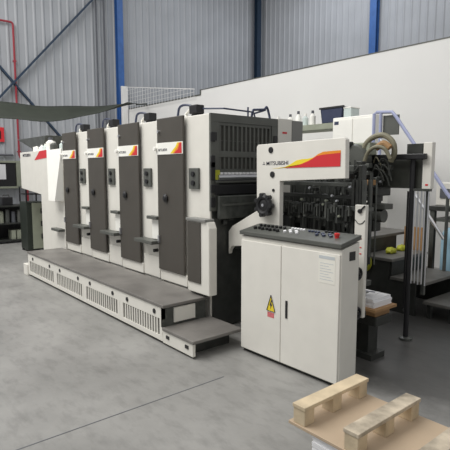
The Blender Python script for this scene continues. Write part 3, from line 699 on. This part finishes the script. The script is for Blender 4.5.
# ------------------------------------------------------------------ right background
t = thing('work_bench', 'dark topped work bench by white wall at right edge', 'bench', (-2.45, 6.35, 0))
MB().box(-.65, 1.0, -.35, .35, 1.08, 1.14).build('bench_top', 'dark', t, .005)
for x in (-.6, .95):
    for y in (-.3, .3): MB().box(x - .03, x + .03, y - .03, y + .03, 0, 1.08).build('leg', 'iron', t)
MB().box(-.6, .95, .30, .32, .30, 1.05).build('back_panel', 'iron', t)
MB().box(-.6, .95, -.3, .3, .94, .98).build('under_shelf', 'gunit', t)
tag(MB().box(-3.26, -2.96, 5.72, 5.76, 0.0, .88).build('wood_panel', 'woodboard', None, .004), 'upright brown wooden panel leaning under the bench at right', 'panel')
b = MB().lathe([(.17, 0), (.19, .03), (.19, .80), (.15, .88), (.08, .90)], (-2.66, 5.92, 0), 20)
tag(b.build('blue_drum', 'lightblue', None, smooth=True), 'pale blue plastic drum standing before the bench at right edge', 'drum')
t = thing('bench_machine', 'small pale grey machine standing on the bench at right', 'machine', (-2.92, 6.25, 1.14))
MB().prism([(-.16, 0), (.22, 0), (.22, .15), (.08, .30), (-.16, .30)], .25, 'y', -.1).build('machine_body', 'cream', t, .012)
MB().box(-.10, .02, -.115, -.10, .1, .22).build('control_panel', 'conduit', t)
b = MB().lathe([(.06, 0), (.06, .16), (.03, .2)], (-2.62, 6.2, 1.14), 12); tag(b.build('orange_can', 'orange', None, smooth=True), 'orange can on the bench at the right edge', 'can')

t = thing('white_cabinet', 'tall white cabinet rising behind the delivery machine', 'cabinet', (-4.4, 6.15, 0))
MB().box(-.38, .38, 0, .40, .03, 2.40).build('cabinet_body', 'white', t, .012)
MB().box(-.36, -.01, -.012, 0, .08, 2.36).build('door', 'white', t, .004); MB().box(.01, .36, -.012, 0, .08, 2.36).build('door', 'white', t, .004)
MB().box(-.36, .36, .02, .38, 0, .03).build('plinth', 'dark', t)
MB().box(-.34, -.26, -.014, -.012, 2.29, 2.34).build('badge', 'navy', t)

t = thing('back_shelf', 'long grey shelf unit along the white wall behind the press', 'shelf', (-6.2, 6.7, 0))
MB().box(-1.3, 1.36, 0, .5, 2.30, 2.40).build('shelf_board', 'palegreen', t, .005)
MB().box(-1.3, 1.36, .0, .5, 1.55, 1.60).build('shelf_board', 'palegreen', t, .005)
for x in (-1.27, 1.33):
    for y in (.03, .47): MB().box(x - .03, x + .03, y - .03, y + .03, 0, 2.30).build('upright', 'gunit', t)
sl = ['clear bottle on the back shelf, leftmost of the row', 'white bottle second in the back shelf row', 'white bottle third in the back shelf row', 'pale bottle fourth in the back shelf row', 'white bottle nearest the black crate on the back shelf']
for i, (x, h, m) in enumerate(((-6.62, .22, 'glassy'), (-6.30, .24, 'white'), (-6.10, .28, 'white'), (-5.93, .22, 'glassy'), (-5.76, .26, 'white'))):
    bottle(x, 6.83, 2.40, h, .055, m, sl[i], 'bottles on the back shelf')
t = thing('black_crate', 'black open crate on the shelf against the white wall', 'crate', (-5.28, 6.9, 2.40))
b = MB(); b.prism([(-.19, 0), (.19, 0), (.24, .26), (-.24, .26)], .012, 'y', -.15); b.prism([(-.19, 0), (.19, 0), (.24, .26), (-.24, .26)], .012, 'y', .15)
b.box(-.19, .19, -.15, .15, 0, .012); b.bar((-.195, 0, 0.01), (-.235, 0, .26), .3, .012); b.bar((.195, 0, .01), (.235, 0, .26), .3, .012)
b.build('crate_body', 'navy', t); MB().box(-.26, .26, -.165, -.14, .245, .275).build('crate_rim', 'black', t)
t = thing('clear_tub', 'pale clear plastic tub beside the black crate', 'tub', (-4.98, 6.88, 2.40))
MB().box(-.06, .09, -.12, .12, 0, .22).build('tub_body', 'glassy', t, .012); MB().box(-.065, .095, -.125, .125, .22, .24).build('lid', 'white', t, .004)
b = MB().lathe([(.09, 0), (.06, .14), (.03, .22), (.03, .28)], (-5.62, 6.9, 1.60), 12)
tag(b.build('oil_jug', 'conduit', None, smooth=True), 'dark jug on the lower board of the back shelf', 'jug')

# ------------------------------------------------------------------ pallet in the foreground
PZ = .30
t = thing('wooden_pallet', 'upturned wooden pallet with brown board and pine runners in foreground', 'pallet', (0, 0, PZ))
MB().box(-1.60, -.82, 1.755, 2.32, 0, .016).build('sheet', 'board', t, .002)
Pz0, Pz1 = .016, .098
for i, x in enumerate((-1.535, -1.222, -.91)):
    MB().box(x - .042, x + .042, 1.758, 2.308, Pz1, Pz1 + .021).build('runner', 'woodworn' if i else 'wood', t, .003)
    for y in (1.762, 1.99, 2.225):
        MB().box(x - .038, x + .038, y, y + .075, Pz0, Pz1).build('block', 'wood', t, .003)
b = MB()
for k in range(24):
    z = k * .0125; o_ = rnd.uniform(-.003, .003); b.box(-1.45 + o_, -.86 + o_, 1.768 + o_, 2.28, z, z + .0122)
tag(b.build('board_stack', 'paper'), 'stack of white sheets under the upturned pallet', 'paper')
